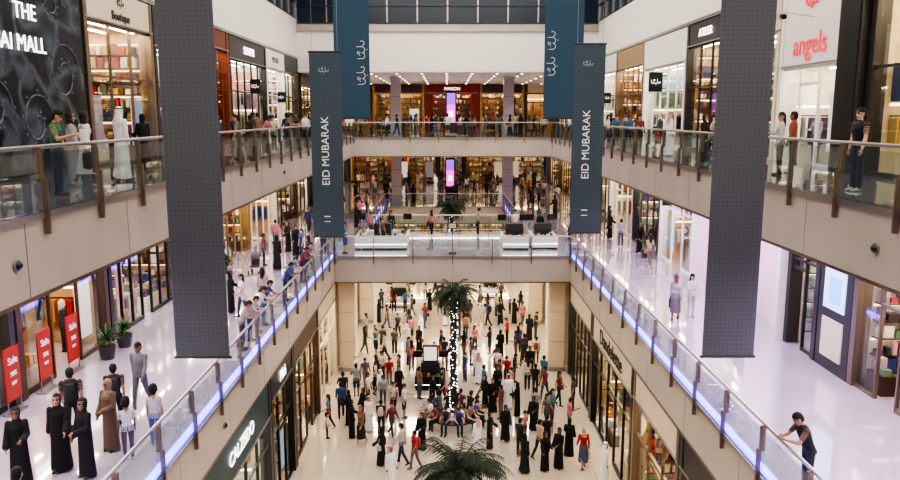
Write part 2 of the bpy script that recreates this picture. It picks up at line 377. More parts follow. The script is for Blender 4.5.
FR = [(32.1, 'clothes', WHITE, None), (38, 'shelf', GOLD, 'PERLA'), (44, 'clothes', WHITE, None), (51, 'shelf', BROWN, 'CAFE'), (58, 'clothes', BLACK, None), (65, 'shelf', BRONZE, None), (72, 'clothes', BROWN, None), (80, 'shelf', BROWN, None)]
for i, (y, k, fr, s) in enumerate(FR):
    ye = [38, 44, 51, 58, 65, 72, 80, 87.8][i]
    storefront('L', WL, y, ye - .1, ZM, MS, fr, .8, inner=R.choice([ci, wi]), kind=k, sign=s, sm=TXTW if fr != WHITE else TXTK)
storefront('R', WR, 8, 16.4, ZM, MS, GOLD, .6, inner=wi, kind='shelf'); storefront('R', WR, 16.5, 21, ZM, MS, BRONZE, .6, inner=ci, kind='shelf', mull=1.1)
storefront('R', WR, 23, 25.2, ZM, MS, DARK, .5, inner=ci, kind='shelf', mull=1.0)
storefront('R', WR, 28.3, 31.5, ZM, MS, WHITE, .8, inner=ci, lamp=LAMPC, kind='clothes')
for i, (y, k, fr, s) in enumerate([(35.2, 'clothes', WHITE, None), (41, 'shelf', DARK, 'LUNA'), (47, 'clothes', WHITE, None), (54, 'clothes', BROWN, None), (62, 'shelf', BLACK, None), (70, 'shelf', BROWN, None), (79, 'shelf', BROWN, None)]):
    ye = [41, 47, 54, 62, 70, 79, 87.8][i]
    storefront('R', WR, y, ye - .1, ZM, MS, fr, .8, inner=R.choice([ci, wi]), kind=k, sign=s, sm=TXTW if fr != WHITE else TXTK)
b = MB(); b.box(WR - .3, WR + .4, 25.25, 28.2, ZM, MS, WHITE); b.box(WR - .33, WR - .3, 25.6, 27.8, ZM + .5, MS - .5, PINKP); b.finish('wall_pier')
b = MB(); b.box(WR - .1, WR + .4, 31.55, 35.1, ZM, MS, WHITE); b.box(WR - .14, WR - .1, 31.9, 34.8, ZM + .3, MS - .4, PINKP); b.finish('wall_panel')
BLUES = M('blue_screen', (.1, .4, .8), .3, 0, 1.0, (.15, .45, 1))
b = MB(); b.box(WR - .05, WR + .4, 21.05, 22.95, ZM, MS, DARK); b.box(WR - .09, WR - .05, 21.4, 22.6, ZM + 1.9, ZM + 3.6, M('poster_light', (.5, .65, .8), .4, 0, .6, (.5, .75, 1)))
b.box(WR - .1, WR - .09, 21.6, 22.3, ZM + 2.1, ZM + 2.9, BLUES); b.box(WR - .09, WR - .05, 21.4, 22.6, ZM + .4, ZM + 1.6, CREAMP); b.finish('lightbox_poster')
for x0, x1, fr, inn in [(WL + .1, -6, BROWN, fg), (-6, -1, BROWN, fg), (-1, 2, DARK, ci), (2, 7, BROWN, fg), (7, WR - .1, BROWN, ci)]:
    storefront('B', 88, x0, x1 - .05, ZM, MS, fr, 1.2, BROWN, inner=inn, kind='shelf', lamp=LAMPF)
GS = ZM - TS
GL, GR = ML - .06, MR + .06
storefront('L', GL, 10, 17.9, 0, GS, DARK, 1.0, inner=wi)
storefront('L', GL, 18, 25.5, 0, GS, DARK, 1.3, TEAL, inner=ci, lamp=LAMPC, sign='CALZEDO', ssize=.6, kind='clothes')
storefront('L', GL, 25.6, 29.5, 0, GS, BLACK, .9, inner=wi, kind='shelf', sign='Piké', ssize=.6, mull=1.0)
storefront('L', GL, 29.6, 35.5, 0, GS, BROWN, .9, inner=wi, kind='clothes', mull=1.2)
storefront('L', GL, 35.6, 41.2, 0, GS, CREAMP, .9, inner=ci, kind='shelf')
storefront('L', GL, 42.6, 51, 0, GS, WHITE, .9, inner=ci); storefront('L', GL, 53, 66, 0, GS, WHITE, .9, inner=wi); storefront('L', GL, 66.1, 76, 0, GS, WHITE, .9, inner=wi)
storefront('R', GR, 10, 20.9, 0, GS, DARK, 1.0, inner=wi)
storefront('R', GR, 21, 26.5, 0, GS, BRONZE, 1.0, CREAMP, inner=wi, kind='shelf', mull=1.8)
storefront('R', GR, 26.6, 34.5, 0, GS, BLACK, 1.1, CREAMP, inner=wi, kind='clothes', sign='Dandelette', sm=TXTK, ssize=.95)
storefront('R', GR, 34.6, 41.2, 0, GS, DARK, 1.0, CREAMP, inner=wi, kind='shelf', mull=1.1)
storefront('R', GR, 42.6, 51, 0, GS, WHITE, .9, inner=ci); storefront('R', GR, 53, 66, 0, GS, WHITE, .9, inner=wi); storefront('R', GR, 66.1, 76, 0, GS, WHITE, .9, inner=wi)
storefront('B', 76.2, GL, 0, 0, GS, WHITE, .9, inner=wi); storefront('B', 76.2, 0.1, GR, 0, GS, WHITE, .9, inner=wi)
# ------------------------------------------------------------------ billboard
BB = M('billboard_print', (.03, .035, .045), .3); nt = BB.node_tree; bs = nt.nodes['Principled BSDF']
tc = nt.nodes.new('ShaderNodeTexCoord'); wv = nt.nodes.new('ShaderNodeTexVoronoi'); wv.inputs['Scale'].default_value = .55; wv.feature = 'DISTANCE_TO_EDGE'
nz = nt.nodes.new('ShaderNodeTexNoise'); nz.inputs['Scale'].default_value = 12; nz.inputs['Detail'].default_value = 8
wd_ = nt.nodes.new('ShaderNodeTexNoise'); wd_.inputs['Scale'].default_value = .45; wd_.inputs['Detail'].default_value = 1
vm = nt.nodes.new('ShaderNodeVectorMath'); vm.operation = 'MULTIPLY_ADD'; vm.inputs[1].default_value = (4, 4, 4)
nt.links.new(tc.outputs['Object'], wd_.inputs['Vector']); nt.links.new(wd_.outputs['Color'], vm.inputs[0]); nt.links.new(tc.outputs['Object'], vm.inputs[2])
sub = nt.nodes.new('ShaderNodeMath'); sub.operation = 'MULTIPLY'; nt.links.new(vm.outputs['Vector'], wv.inputs['Vector']); nt.links.new(tc.outputs['Object'], nz.inputs['Vector'])
inv = nt.nodes.new('ShaderNodeMapRange'); inv.inputs['From Max'].default_value = .16; inv.inputs['To Min'].default_value = 1; inv.inputs['To Max'].default_value = .1
nt.links.new(wv.outputs['Distance'], inv.inputs['Value'])
nt.links.new(inv.outputs['Result'], sub.inputs[0]); nt.links.new(nz.outputs['Fac'], sub.inputs[1])
rp = nt.nodes.new('ShaderNodeValToRGB'); rp.color_ramp.elements[0].color = (.006, .009, .013, 1); rp.color_ramp.elements[0].position = .12
rp.color_ramp.elements[1].color = (.08, .1, .13, 1); rp.color_ramp.elements[1].position = .55
nt.links.new(sub.outputs[0], rp.inputs['Fac']); nt.links.new(rp.outputs['Color'], bs.inputs['Base Color'])
b = MB(); b.box(WL - .35, WL, 17, 24.7, ZU + .004, US, DARK); b.box(WL, WL + .04, 17.1, 24.5, ZU + .2, US - .1, BB)
SILV = M('silver_print', (.12, .145, .18), .4); TEALP = M('teal_print', (.03, .1, .13), .4)
for cy, cz, r0, tn in ((23.3, 15.6, 1.0, 1.6), (21.6, 14.2, .9, 1.3), (22.9, 17.6, .6, 1.2), (19.6, 14.6, .8, 1.5), (23.6, 13.9, .5, 1.2)):
    pr = None
    for i in range(46):
        t = i / 45; a = t * tn * 2 * math.pi; r = r0 * (1 - .85 * t); q = (WL + .045, cy + r * math.cos(a), cz + r * math.sin(a))
        if pr: b.cyl(pr, q, .025, .025, SILV if i % 3 else TEALP, 5)
        if i % 4 == 0: b.cyl((WL + .04, q[1] + .12 * math.cos(a), q[2] + .12 * math.sin(a)), (WL + .055, q[1] + .12 * math.cos(a), q[2] + .12 * math.sin(a)), .04, .03, SILV, 8)
        pr = q
bo = b.finish('billboard')
text('THE', (WL + .08, 21.9, 17.15), .62, TXTW, ROT['L'], bo, align='RIGHT')
text('DUBAI MALL', (WL + .08, 22.3, 16.3), .62, TXTW, ROT['L'], bo, align='RIGHT')
# ------------------------------------------------------------------ banners
BG = bannermat('banner_grey', (.07, .083, .108), (.11, .125, .15), 1.8)
BE = bannermat('banner_slate', (.035, .06, .085), (.065, .097, .125), 1.6)
BBL = bannermat('banner_blue', (.03, .078, .13), (.042, .098, .155), 1.8)
TXTP = M('banner_print_white', (.85, .87, .9), .6)
def banner(x, y, w, z0, z1, mat, top=25.5):
    b = MB(); w2 = w / 2
    b.box(x - w2, x + w2, y - .012, y + .012, z0, z1, mat)
    b.cyl((x - w2 - .04, y, z0), (x + w2 + .04, y, z0), .035, .035, DARK); b.cyl((x - w2 - .04, y, z1), (x + w2 + .04, y, z1), .035, .035, DARK)
    for s in (-1, 1): b.cyl((x + s * w2 * .8, y, z1), (x + s * w2 * .8, y, top), .008, .008, STEEL, 5)
    return b.finish('hanging_banner')
def vtext(body, x, y, z, size, parent):
    t = text(body, (0, 0, 0), size, TXTP, (0, 0, 0), parent, ext=.004)
    t.matrix_world = Matrix.Translation((x, y, z)) @ Matrix(((0, -1, 0, 0), (0, 0, -1, 0), (1, 0, 0, 0), (0, 0, 0, 1)))
banner(-5.67, 17, 1.24, 8.85, 25.3, BG); banner(6.53, 17, 1.2, 8.85, 25.3, BG)
bl = banner(-4.7, 30, 1.22, 9.6, 16.8, BE); br_ = banner(5.5, 30, 1.22, 9.75, 17.1, BE)
for bn, x, zc in ((bl, -4.75, 13.0), (br_, 5.45, 13.25)):
    vtext('EID MUBARAK', x, 29.97, zc, .42, bn); scroll(lambda u, v, x=x, zc=zc: (x + u, 29.97, zc + 3.1 + v), .2, bn, TXTP)
    k = MB(); k.box(x - .12, x + .12, 29.97, 29.985, zc - 2.6, zc - 2.56, TXTP); k.box(x - .12, x + .12, 29.97, 29.985, zc - 2.8, zc - 2.77, TXTP); k.finish('footer_mark', parent=bn)
b3 = banner(-4.15, 34, 1.55, 14.25, 25.3, BBL); b4 = banner(5.1, 34, 1.7, 14.25, 25.3, BBL)
for bb, x, z in ((b3, -3.7, 17.2), (b4, 4.6, 17.6)):
    scroll(lambda u, v: (x - v, 33.97, z + u), .42, bb, TXTP); scroll(lambda u, v: (x - v, 33.97, z - 1.1 + u), .42, bb, TXTP)
# ------------------------------------------------------------------ wall mounted sign, cameras
def blade(x, y, z, s, sz=.9):
    b = MB(); b.box(x, x + s * .25, y - .03, y + .03, z + .15, z + .2, BLACK); b.box(x, x + s * .25, y - .03, y + .03, z + sz - .2, z + sz - .15, BLACK)
    b.box(x + s * .25, x + s * (.25 + sz * .7), y - .06, y + .06, z, z + sz, BLACK); o = b.finish('blade_sign')
    scroll(lambda u, v: (x + s * (.25 + sz * .35) + u, y - .07, z + sz / 2 + v), sz * .26, o, TXTW)
blade(WR - .1, 40.5, 15.6, -1, 1.0); blade(WL + .1, 44, 15.6, 1, .8); blade(WL + .1, 31.95, 9.9, 1, .6); blade(WR - .1, 38, 9.9, -1, .6); blade(WL + .1, 51, 15.2, 1, .7); blade(WR - .1, 53, 15.2, -1, .7)
b = MB()
b.cyl((WR - .09, 24.6, 17.45), (WR - 1.1, 24.6, 17.6), .03, .03, WHITE); b.box(WR - 1.35, WR - .95, 24.5, 24.7, 17.35, 17.55, WHITE); b.cyl((WR - 1.15, 24.5, 17.45), (WR - 1.15, 24.3, 17.4), .07, .08, BLACK); b.finish('security_camera')
for x, y, z, s in ((XL, 12.3, 11.95, 1), (XR, 13.9, 11.95, -1), (XL, 33, 11.95, 1), (ML, 20, 5.9, 1)):
    b = MB(); b.cyl((x + s * .02, y, z), (x + s * .05, y, z), .1, .1, STEEL, 16); b.cyl((x + s * .05, y, z), (x + s * .1, y, z), .08, .04, BLACK, 16); b.finish('dome_camera')
# ------------------------------------------------------------------ totems, kiosks, sale stands, plants
MAG = M('magenta_screen', (.6, .1, .5), .3, 0, 1.6, (.8, .06, .5)); VIO = M('violet_screen', (.3, .1, .6), .3, 0, 1.1, (.3, .1, .8))
def totem(x, y, z):
    b = MB(); b.box(x - .55, x + .55, y - .25, y + .25, z, z + .12, STEEL); b.box(x - .45, x + .45, y - .16, y + .16, z + .12, z + 3.7, BLACK)
    for s in (-1, 1):
        b.box(x - .36, x + .36, y + s * .16, y + s * .175, z + 1.0, z + 2.5, MAG); b.box(x - .36, x + .36, y + s * .16, y + s * .175, z + 2.5, z + 3.5, VIO)
        b.box(x - .2, x + .2, y + s * .175, y + s * .18, z + 1.5, z + 2.0, TXTW)
    b.finish('digital_totem')
totem(.35, 66, ZU); totem(.3, 72, ZM)
def kiosk(x0, x1, y0, y1, z, nm='retail_kiosk', tall=False):
    b = MB(); t = .55 if not tall else .4
    for a in ((x0, x1, y0, y0 + t), (x0, x1, y1 - t, y1), (x0, x0 + t, y0 + t, y1 - t), (x1 - t, x1, y0 + t, y1 - t)):
        b.box(a[0] + .04, a[1] - .04, a[2] + .04, a[3] - .04, z, z + .1, BLACK); b.box(*a, z + .1, z + .72, MATT if tall else WHITE)
        b.box(*a, z + .98, z + 1.0, SGLASS); b.box(a[0] + .03, a[1] - .03, a[2] + .02, a[2] + .035, z + .72, z + .98, SGLASS)
        n = int((a[1] - a[0] + a[3] - a[2]) / .3)
        for i in range(n):
            px = R.uniform(a[0] + .1, a[1] - .2); py = R.uniform(a[2] + .1, a[3] - .2); b.box(px, px + .12, py, py + .1, z + .72, z + R.uniform(.76, .92), R.choice(PALM))
    b.box(x0, x1, y0 - .01, y0, z + .3, z + .34, LAMPS)
    cx = (x0 + x1) / 2; cy = (y0 + y1) / 2
    b.box(cx - .5, cx + .5, cy - .25, cy + .25, z, z + 1.35, DARK)
    for px in (x0 + .1, x1 - .1):
        b.cyl((px, y1 - .2, z + 1.0), (px, y1 - .2, z + 1.55), .02, .02, STEEL); b.box(px - .25, px + .25, y1 - .23, y1 - .18, z + 1.4, z + 1.75, BLACK)
    if tall:
        b.box(cx - .4, cx + .4, cy - .15, cy + .15, z + 1.35, z + 2.3, BLACK); b.box(cx - .34, cx + .34, cy - .16, cy - .15, z + 1.45, z + 2.2, POST[2]); b.box(cx - .34, cx + .34, cy + .15, cy + .16, z + 1.45, z + 2.2, POST[2])
    b.finish(nm)
kiosk(-5.3, -2.3, 43, 46, ZM); kiosk(3.2, 4.7, 43, 45.5, ZM); kiosk(4.9, 6.4, 43.2, 45.7, ZM)
kiosk(-1.7, -.1, 38.4, 40.0, 0, 'information_kiosk', True)
kiosk(-4.6, -2.6, 56, 58, 0); kiosk(2.6, 4.4, 59, 61, 0)
SALE = M('sale_red', (.32, .022, .01), .5, 0, .05, (.8, .06, .02))
for y in (18.9, 20.5, 22.1):
    b = MB(); b.box(-11.38, -11.12, y - .36, y + .36, ZM, ZM + .04, STEEL)
    for s in (-1, 1): b.box(-11.275, -11.245, y + s * .3 - .015, y + s * .3 + .015, ZM + .04, ZM + .4, STEEL)
    b.box(-11.28, -11.24, y - .34, y + .34, ZM + .35, ZM + 1.75, SALE); o = b.finish('sale_stand')
    text('Sale', (-11.22, y, ZM + 1.4), .27, TXTP, ROT['L'], o); text('50%', (-11.22, y, ZM + 1.05), .17, TXTP, ROT['L'], o); text('OFF', (-11.22, y, ZM + .8), .12, TXTP, ROT['L'], o)
LEAF = noisy('palm_leaf', (.012, .026, .011), (.028, .05, .02), 4, .6)
TRUNK = noisy('palm_trunk', (.03, .02, .013), (.07, .045, .03), 12, .8)
FAIRY = M('fairy_bulb', (1, 1, 1), .5, 0, 8, (.85, .92, 1))
SOIL = M('soil', (.05, .03, .02), .9)
def plant(x, y, z, h=1.3):
    rr = random.Random(int(x * 10 + y)); b = MB(); b.cyl((x, y, z), (x, y, z + .42), .2, .28, DARK, 16); b.cyl((x, y, z + .42), (x, y, z + .44), .25, .25, SOIL, 16)
    for k in range(38):
        a = k * 2.4; el = rr.uniform(.7, 1.45); p = Vector((x, y, z + .42)); d = Vector((math.cos(a), math.sin(a), 0)); L = h * rr.uniform(.6, 1); sd = Vector((-d.y, d.x, 0)) * .035
        q = [p.copy()]; e = el
        for i in range(5): p = p + (d * math.cos(e) * .6 + Vector((0, 0, math.sin(e)))) * L / 5; q.append(p.copy()); e -= .3
        for i in range(5):
            w0 = math.sin(math.pi * (i + .3) / 5.6); w1 = math.sin(math.pi * (i + 1.3) / 5.6) if i < 4 else .02
            b.poly([q[i] - sd * w0, q[i] + sd * w0, q[i + 1] + sd * w1, q[i + 1] - sd * w1], PGREEN)
    b.finish('potted_plant')
PGREEN = noisy('plant_green', (.02, .06, .015), (.05, .13, .03), 5, .5)
plant(-10.8, 23.3, ZM, 1.1); plant(-10.8, 24.6, ZM, 1.0); plant(10.8, 40.6, ZM); plant(-10.8, 36.6, ZM, 1)
b = MB(); b.cyl((.3, 41.8, ZM), (.3, 41.8, ZM + .04), .22, .22, BROWN, 16); b.cyl((.3, 41.8, ZM + .04), (.3, 41.8, ZM + 1.5), .03, .03, BROWN); b.box(.05, .55, 41.77, 41.83, ZM + 1.4, ZM + 1.75, BROWN); b.box(.1, .5, 41.765, 41.77, ZM + 1.45, ZM + 1.7, CREAM); b.finish('pole_sign')
b = MB(); sx, sy, sz_ = -9.3, 36.2, ZM
for dx in (-.25, .25):
    for dy, r in ((-.35, .12), (.35, .12)): b.cyl((sx + dx - .02, sy + dy, sz_ + r), (sx + dx + .02, sy + dy, sz_ + r), r, r, BLACK, 16)
    b.cyl((sx + dx, sy - .35, sz_ + .12), (sx + dx, sy + .45, sz_ + 1.0), .015, .015, STEEL, 6); b.cyl((sx + dx, sy + .35, sz_ + .12), (sx + dx, sy - .1, sz_ + .6), .015, .015, STEEL, 6)
b.cyl((sx - .25, sy + .45, sz_ + 1.0), (sx + .25, sy + .45, sz_ + 1.0), .02, .02, BLACK, 6)
b.box(sx - .2, sx + .2, sy - .3, sy + .1, sz_ + .4, sz_ + .46, DARK); b.box(sx - .2, sx + .2, sy + .08, sy + .16, sz_ + .42, sz_ + .85, DARK)
for i in range(5):
    a = math.radians(20 + i * 28); a2 = math.radians(48 + i * 28)
    b.poly([(sx - .22, sy + .3 - .35 * math.cos(a), sz_ + .65 + .35 * math.sin(a)), (sx + .22, sy + .3 - .35 * math.cos(a), sz_ + .65 + .35 * math.sin(a)), (sx + .22, sy + .3 - .35 * math.cos(a2), sz_ + .65 + .35 * math.sin(a2)), (sx - .22, sy + .3 - .35 * math.cos(a2), sz_ + .65 + .35 * math.sin(a2))], DARK)
b.finish('baby_stroller')
# ------------------------------------------------------------------ palms
def palm(x, y, z0, h, rad, seed):
    rr = random.Random(seed); b = MB()
    n = int(h / .16)
    for i in range(n):
        za = z0 + h * i / n; zb = z0 + h * (i + 1) / n
        b.cyl((x, y, za), (x, y, zb), .14, .175, TRUNK, 10)
    for i in range(150):
        a = rr.uniform(0, 6.28); zz = z0 + .6 + (h - .8) * i / 150
        px, py = x + math.cos(a) * .185, y + math.sin(a) * .185
        b.box(px - .014, px + .014, py - .014, py + .014, zz, zz + .028, FAIRY)
    for k in range(64):
        a = k * 2.399; el = rr.uniform(-.6, 1.2); L = rad * rr.uniform(.85, 1.15)
        d = Vector((math.cos(a), math.sin(a), 0)); sd = Vector((-d.y, d.x, 0)); pts = []
        p = Vector((x, y, z0 + h)) + d * .08; e = el; N = 12
        for i in range(N + 1):
            pts.append(p.copy()); p = p + (d * math.cos(e) + Vector((0, 0, math.sin(e)))) * (L / N); e -= .13 + .05 * (i / N)
        for i in range(N):
            b.cyl(pts[i], pts[i + 1], .018 * (1 - i / N) + .004, .018 * (1 - (i + 1) / N) + .004, LEAF, 4)
            if i > 0:
                for s in (-1, 1):
                    for q in (0, .5):
                        base = pts[i].lerp(pts[i + 1], q); fw = (pts[i + 1] - pts[i]).normalized()
                        ll = .4 * math.sin(math.pi * (.2 + .75 * (i + q) / N)) * rad / 1.3
                        tip = base + sd * s * ll * .7 + fw * ll * .5 - Vector((0, 0, ll * rr.uniform(.3, .8)))
                        b.poly([base - fw * .02, base + fw * .02, tip], LEAF)
    b.cyl((x, y, z0), (x, y, z0 + .36), .98, .98, WHITE, 28); b.cyl((x, y, z0 + .36), (x, y, z0 + .4), 1.1, 1.1, BROWN, 28)
    b.cyl((x, y, z0 + .4), (x, y, z0 + .6), .55, .5, WHITE, 20)
    return b.finish('palm_tree')
palm(.25, 16.4, 0, 6.3, 1.25, 1); palm(.3, 34, 0, 6.3, 1.25, 2); palm(.35, 57, 0, 7.5, 1.3, 3)
# ------------------------------------------------------------------ people
class HB:
    def __init__(s): s.v = []; s.f = []; s.t = []; s.mark = []
    def loft(s, rings, tag, n=14):
        R2 = [rings[0]]
        for a, c in zip(rings, rings[1:]):
            k = max(1, min(16, int((c[0] - a[0]).length / .03)))
            for i in range(1, k + 1):
                t = i / k; R2.append(tuple(a[j].lerp(c[j], t) if j < 3 else a[j] * (1 - t) + c[j] * t for j in range(5)))
        b = len(s.v)
        for c, ux, uy, rx, ry in R2:
            for i in range(n):
                a = 2 * math.pi * i / n; s.v.append(c + ux * (math.cos(a) * rx) + uy * (math.sin(a) * ry)); s.t.append(tag)
        for r in range(len(R2) - 1):
            for i in range(n):
                j = (i + 1) % n; o = b + r * n; s.f.append((o + i, o + j, o + n + j, o + n + i))
        s.f.append(tuple(b + i for i in reversed(range(n)))); o = b + (len(R2) - 1) * n; s.f.append(tuple(o + i for i in range(n)))
    def limb(s, p0, p1, r0, r1, tag, mid=None, n=12, flat=1.0, nrm=None):
        p0 = Vector(p0); p1 = Vector(p1); d = (p1 - p0).normalized()
        if nrm is None: nrm = Vector((1, 0, 0)) if abs(d.x) < .8 else Vector((0, 1, 0))
        ux = (nrm - d * nrm.dot(d)).normalized(); uy = d.cross(ux)
        def r(c, q): return (c, ux, uy, q * flat, q)
        rs = [r(p0 - d * r0 * .85 * flat, r0 * .4), r(p0 - d * r0 * .5 * flat, r0 * .82), r(p0, r0)]
        if mid: rs.append(r(p0.lerp(p1, mid[0]), mid[1]))
        rs += [r(p1, r1), r(p1 + d * r1 * .5 * flat, r1 * .82), r(p1 + d * r1 * .85 * flat, r1 * .4)]
        s.loft(rs, tag, n)
    def zl(s, L, tag, T=None, n=18):
        X, Y = Vector((1, 0, 0)), Vector((0, 1, 0)); T = T or Matrix.Identity(4); q = T.to_3x3()
        s.loft([(T @ Vector(a[:3]), q @ X, q @ Y, a[3], a[4]) for a in L], tag, n)
    def ball(s, c, rx, ry, rz, tag, T=None, n=12):
        L = []
        for i in range(9):
            a = math.pi * (i + .3) / 8.6 - math.pi / 2; k = max(.12, math.cos(a)); L.append((c[0], c[1], c[2] + math.sin(a) * rz, rx * k, ry * k))
        s.zl(L, tag, T, n)
def rotx(a, c): return Matrix.Translation(c) @ Matrix.Rotation(a, 4, 'X') @ Matrix.Translation(-Vector(c))
def human(name, fem=False, top='short', bottom='trousers', stride=0, arms=((.0, .12, .15), (.0, .12, .15)), tilt=0, turn=0, hair='short', bag=None, child=False, sit=False, lean=0, vox=.0105):
    h = HB(); robe = bottom == 'robe'; D = math.radians
    U = rotx(-D(lean), Vector((0, 0, .95)))
    sw = .165 if fem else .19
    ang = D(stride)
    for s in (-1, 1):
        th = ang * s * (1 if s > 0 else .9) + (D(86) if sit else 0); kf = D(84) if sit else (ang * (.35 if s > 0 else 1.1) + .03)
        hip = Vector((s * .09, 0, .92)); kn = hip + Vector((s * .01, math.sin(th), -math.cos(th))) * .43
        an = kn + Vector((0, math.sin(th - kf), -math.cos(th - kf))) * .41
        if bottom == 'shorts':
            h.limb(hip, kn, .092, .07, 3, (.5, .088)); h.limb(kn, an, .052, .036, 0, (.35, .055))
        elif bottom in ('skirt', 'robe'):
            h.limb(hip, kn, .085, .055, 3); h.limb(kn, an, .05, .035, 0 if bottom == 'skirt' else 3)
        else:
            h.limb(hip, kn, .09, .06, 3, (.5, .078)); h.limb(kn, an, .06, .05 if not fem else .042, 3, (.35, .063 if not fem else .057))
        ft = (th - kf) if not sit else 0; ft = max(-.6, min(.2, ft))
        fd = Vector((0, math.cos(ft), math.sin(ft))); up = Vector((0, -math.sin(ft), math.cos(ft))); X = Vector((1, 0, 0))
        b0 = an - up * .045
        h.loft([(b0 - fd * .075, X, up, .02, .02), (b0 - fd * .06, X, up, .034, .036), (b0, X, up, .04, .045), (b0 + fd * .08 - up * .008, X, up, .044, .034), (b0 + fd * .15 - up * .014, X, up, .042, .024), (b0 + fd * .185 - up * .018, X, up, .02, .014)], 4)
    if fem: T = [(0, -.01, .84, .12, .09), (0, -.01, .9, .168, .12), (0, 0, 1.0, .155, .11), (0, 0, 1.1, .122, .092), (0, .005, 1.2, .14, .1), (0, .02, 1.29, .152, .125), (0, .005, 1.38, .16, .1), (0, 0, 1.44, .13, .075), (0, 0, 1.48, .06, .055)]
    else: T = [(0, -.01, .84, .12, .09), (0, -.01, .9, .165, .115), (0, 0, 1.0, .158, .112), (0, 0, 1.1, .15, .11), (0, .005, 1.22, .168, .118), (0, .01, 1.32, .187, .12), (0, 0, 1.4, .185, .105), (0, 0, 1.45, .14, .078), (0, 0, 1.485, .065, .06)]
    lower = [t for t in T if t[2] <= 1.0]; upper = [t for t in T if t[2] >= .9] if not robe else T
    h.zl([(a, b_, c, d * .97, e * .97) for a, b_, c, d, e in lower], 2 if robe else 3, U)
    h.zl([(upper[0][0], upper[0][1], upper[0][2] - .03, upper[0][3] * 1.04, upper[0][4] * 1.05)] + upper, 2, U)
    st = math.sin(ang) * .4
    if robe:
        ww = .23 if fem else .2
        h.zl([(0, 0, .03, ww, .15 + st), (0, 0, .2, ww * .95, .14 + st * .9), (0, 0, .5, ww * .87, .135 + st * .6), (0, 0, .8, .185, .13 + st * .2), (0, 0, 1.0, .175, .125), (0, 0, 1.2, .172, .122), (0, .01, 1.32, .18, .125), (0, 0, 1.42, .15, .09)], 2)
    if bottom == 'skirt':
        h.zl([(0, 0, .3, .2, .17 + st * .8), (0, 0, .6, .19, .15 + st * .4), (0, 0, .85, .175, .13), (0, 0, 1.02, .145, .105)], 3)
    for s, (fw, ab, fl, *r) in zip((-1, 1), arms):
        inw = r[0] if r else .0
        sh = U @ Vector((s * sw, 0, 1.415)); ud = Vector((s * math.sin(ab), math.sin(fw), -math.cos(fw) * math.cos(ab))).normalized()
        el = sh + ud * .285; fd = Vector((s * math.sin(ab) * .4 - s * inw, math.sin(fw + fl), -math.cos(fw + fl))).normalized(); wr = el + fd * .245
        k = .9 if fem else 1
        if top == 'short':
            h.limb(sh, el, .048 * k, .04 * k, 0); h.limb(sh, sh.lerp(el, .62), .06 * k, .056 * k, 2); h.limb(el, wr, .041 * k, .026 * k, 0, (.3, .042 * k))
        elif top == 'wide':
            h.limb(sh, el, .06, .062, 2); h.limb(el, wr, .062, .075, 2)
        else:
            h.limb(sh, el, .058 * k, .047 * k, 2); h.limb(el, wr, .047 * k, .036 * k, 2)
        pn = Vector((-s, 0, 0)); pn = (pn - fd * pn.dot(fd)).normalized(); wd = fd.cross(pn) * s
        if wd.y < 0 and abs(fd.y) < .7: wd = -wd
        h.limb(wr - fd * .01, wr + fd * .085, .025, .038, 0, None, 12, .42, pn)
        for q, ln in enumerate((.066, .076, .07, .054)):
            f0 = wr + fd * .085 + wd * (.03 - q * .02); c = .3 + (.9 if fl > .8 else .2)
            d1 = (fd * math.cos(c * .5) + pn * math.sin(c * .5)).normalized(); d2 = (fd * math.cos(c * 1.4) + pn * math.sin(c * 1.4)).normalized()
            h.limb(f0 - fd * .02, f0 + d1 * ln * .55, .0092, .0088, 0, n=8); h.limb(f0 + d1 * ln * .55, f0 + d1 * ln * .55 + d2 * ln * .45, .0088, .0075, 0, n=8)
        t0 = wr + fd * .03 + wd * .022; t1 = t0 + (fd * .6 + wd * .7 + pn * .3).normalized() * .036; h.limb(t0, t1, .012, .0105, 0, n=8); h.limb(t1, t1 + (fd * .9 + wd * .2 + pn * .4).normalized() * .03, .0105, .0085, 0, n=8)
        if s == 1 and bag == 'phone':
            p = wr + fd * .1 + pn * .03; h.limb(p - fd * .06, p + fd * .08, .036, .036, 6, None, 10, .28, pn)
        if s == 1 and bag == 'shopping':
            p = wr + Vector((0, .02, -.12)); h.limb(p, p + Vector((0, 0, -.3)), .13, .13, 6, None, 8, .4, Vector((1, 0, 0))); h.limb(p + Vector((0, .05, 0)), p + Vector((0, .05, .12)), .009, .009, 6, n=6); h.limb(p + Vector((0, -.05, 0)), p + Vector((0, -.05, .12)), .009, .009, 6, n=6)
        if s == -1 and bag == 'handbag':
            p = Vector((-.25, 0, .95)); h.limb(p, p + Vector((0, 0, -.16)), .12, .13, 6, None, 10, .45, Vector((1, 0, 0))); h.limb(p, U @ Vector((-.14, 0, 1.45)), .012, .012, 6, n=6)
    if bag == 'backpack':
        h.zl([(0, -.17, 1.0, .12, .06), (0, -.19, 1.1, .14, .08), (0, -.19, 1.3, .135, .08), (0, -.17, 1.42, .1, .06)], 6, U)
        for s in (-1, 1): h.limb((s * .11, .09, 1.2), (s * .1, .02, 1.47), .02, .02, 6, n=6)
    hs = 1.35 if child else 1.0
    Hm = U @ Matrix.Translation((0, 0, 1.48)) @ Matrix.Rotation(D(turn), 4, 'Z') @ Matrix.Rotation(-D(tilt) + D(lean) * .7, 4, 'X') @ Matrix.Scale(hs, 4) @ Matrix.Translation((0, .012, -1.48))
    h.zl([(0, -.012, 1.42, .055, .055), (0, -.01, 1.48, .05, .052), (0, 0, 1.56, .05, .053)], 0, Hm, 14)
